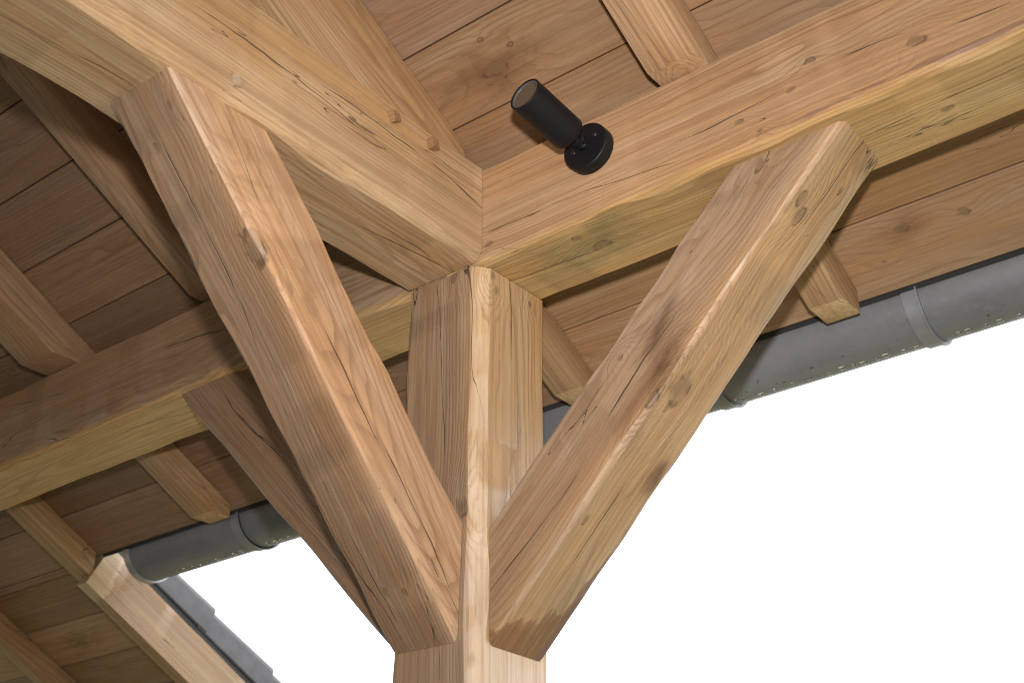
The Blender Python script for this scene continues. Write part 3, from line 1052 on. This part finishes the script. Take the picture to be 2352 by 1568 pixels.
collar_m = plain('zinc_collar', (.25, .26, .29), .48, .3, None, .5, .12)
halfpipe('trough', -1.855, 1.95, GR, .0012, bead=True)
bands = [(.712, .747), (.222, .257), (-.315, -.280), (-.835, -.800), (-1.362, -1.327), (1.23, 1.265), (1.75, 1.785)]
for x0, x1 in bands:
    bm_o = halfpipe('collar', x0, x1, GR + .0050, .0046, mat=collar_m)
    rim = halfpipe('rim', x1 - .0035, x1, GR + .0085, .0083, mat=collar_m)
    rim.parent = bm_o
    rim.matrix_parent_inverse = bm_o.matrix_world.inverted()
    rim.matrix_world = Matrix.Translation((x1 - .0035, GY, GZ))
# stop end: a cap with a turned rim
bm = bmesh.new()
n = 40
cap = []
for k in range(n + 1):
    t = math.radians(-5 + 190 * k / n)
    cap.append(((GR + .006) * math.cos(t), -(GR + .006) * math.sin(t)))
a = [bm.verts.new((-.004, y, z)) for y, z in cap]
b = [bm.verts.new((.022, y, z)) for y, z in cap]
c_ = [bm.verts.new((.022, y * .955, z * .955)) for y, z in cap]
d_ = [bm.verts.new((0, y * .955, z * .955)) for y, z in cap]
for k in range(n):
    for u, v in ((a, b), (b, c_), (c_, d_)):
        bm.faces.new((u[k], u[k + 1], v[k + 1], v[k]))
bm.faces.new(a)
bm.faces.new(list(reversed(d_)))
for u, v in ((a, b), (b, c_), (c_, d_), (d_, a)):
    pass
finish('stop_end', bm, plain('bright_zinc', (.46, .48, .50), .38, .7, None, .5, .08), gut, Matrix.Translation((-1.862, GY, GZ)), sharp=40)

# raindrops hanging from its belly
wat = NT('rain_water')
wat.b.inputs['Base Color'].default_value = (1, 1, 1, 1)
wat.b.inputs['Roughness'].default_value = .0
wat.b.inputs['IOR'].default_value = 1.33
wat.b.inputs['Transmission Weight'].default_value = 1
wat = wat.m
dmesh = None


def drop(x, ang, s, flat):
    global dmesh
    if dmesh is None:
        bm = bmesh.new()
        prof = [(0, 0)]
        lathe(bm, (0, 0, 0), (0, 0, 1), [(-.0002, .0), (-.0002, 1.0), (.22, .97), (.45, .86), (.66, .66), (.80, .38), (.86, .12), (.87, 0)], n=16)
        o = finish('raindrop', bm, wat, gut, Matrix.Identity(4), sharp=80)
        dmesh = o.data
    else:
        o = bpy.data.objects.new('raindrop', dmesh)
        C.objects.link(o)
        o.parent = gut
        o.matrix_parent_inverse = gut.matrix_world.inverted()
    rr = GR - .0001
    p = Vector((x, GY + rr * math.sin(ang), GZ - rr * math.cos(ang)))
    nrm = Vector((0, math.sin(ang), -math.cos(ang)))
    M = frame(p, p + Vector((1, 0, 0)), nrm)
    o.matrix_world = M @ Matrix.Diagonal((s * 1.15, s, s * flat, 1))


rd = random.Random(9)


def clear(x):
    return not any(b0 - .010 < x < b1 + .010 for b0, b1 in bands)


for xa, xb in ((.27, 1.25), (-1.70, -.95)):
    x = xa
    while x < xb:
        if clear(x):
            drop(x, rd.gauss(.03, .035), rd.uniform(.0052, .0080), rd.uniform(.50, .68))
        x += rd.choice((.019, .026, .030, .034, .040, .046))
for k in range(24):
    x = rd.uniform(.28, 1.25)
    if clear(x):
        drop(x, rd.uniform(-.55, -.12), rd.uniform(.0018, .0036), rd.uniform(.22, .34))
for k in range(24):
    drop(rd.uniform(-1.75, -.95), rd.uniform(-.45, -.10), rd.uniform(.002, .0040), rd.uniform(.25, .4))

# ------------------------------------------------------------------ the spotlight
blk = plain('black_powder_coat', (.0055, .0055, .0072), .52, 0, (700, .0006), .24)
lens_rim = plain('lens_seal', (.075, .072, .07), .35)
lens_m = plain('lens_glass', (.085, .062, .042), .12, 0, None, .6)
screw_m = plain('black_screw', (.03, .03, .032), .28, .6)
LP = Vector((.377, -A - .002, .140))
spot = bpy.data.objects.new('spotlight', None)
spot.location = LP
C.objects.link(spot)
tag(spot, 'black cylindrical spotlight on a round base, screwed to the right-hand beam', 'spotlight')
bpy.context.view_layer.update()
I4 = Matrix.Identity(4)
bm = bmesh.new()
lathe(bm, LP, (0, -1, 0), [(0, 0), (0, .0495), (.001, .050), (.0235, .050), (.0255, .0492), (.0265, .0478), (.0265, 0)], n=64)
bp_ = finish('base_plate', bm, blk, spot, I4, sharp=35)
for dx, dz in ((.024, .014), (-.026, -.006)):
    bm = bmesh.new()
    lathe(bm, LP + Vector((dx, -.0262, dz)), (0, -1, 0), [(0, .0058), (.0016, .0056), (.0034, .004), (.0042, 0)], n=20)
    finish('screw', bm, screw_m, spot, I4, sharp=60)
bm = bmesh.new()
lathe(bm, LP + Vector((.006, -.012, -.0485)), (0.12, 0, -1), [(0, .003), (.0022, .003), (.0024, 0)], n=14)
finish('grub_screw', bm, plain('grub_screw_black', (.004, .004, .004), .7), spot, I4)
HB = Vector((.367, -.165, .149))
HF = Vector((.358, -.291, .172))
ax = (HF - HB).normalized()
hl = (HF - HB).length
bm = bmesh.new()
lathe(bm, LP + Vector((0, -.026, 0)), (0, -1, 0), [(0, .012), (.010, .012), (.012, .010), (.020, .009)], n=28)
cyl(bm, LP + Vector((0, -.034, 0)), HB + ax * .012, .009, .009, 24)
lathe(bm, LP + Vector((-.013, -.042, .002)), (1, 0, 0), [(0, 0), (0, .009), (.001, .010), (.025, .010), (.026, .009), (.026, 0)], n=28)
finish('swivel_arm', bm, blk, spot, I4, sharp=40)
r = .0348
bm = bmesh.new()
g = hl * .205
lathe(bm, HB, ax, [(0, 0), (0, r - .003), (.0008, r - .001), (.0026, r), (g - .0006, r), (g, r - .0009), (g + .0006, r), (hl - .001, r), (hl, r - .0008), (hl, r - .0032), (hl - .004, r - .0034), (hl - .004, 0)], n=72)
head = finish('lamp_head', bm, blk, spot, I4, sharp=30)
bm = bmesh.new()
lathe(bm, HB + ax * (hl - .0038), ax, [(0, r - .0036), (.0022, r - .0036), (.0026, r - .0046), (.0016, r - .0078), (.0006, r - .0084), (0, r - .0084)], n=64)
o = finish('lens_seal', bm, lens_rim, head, I4, sharp=50)
bm = bmesh.new()
lathe(bm, HB + ax * (hl - .0036), ax, [(0, r - .0084), (.0006, r - .0088), (.0009, 0)], n=56)
finish('lens', bm, lens_m, head, I4, sharp=50)
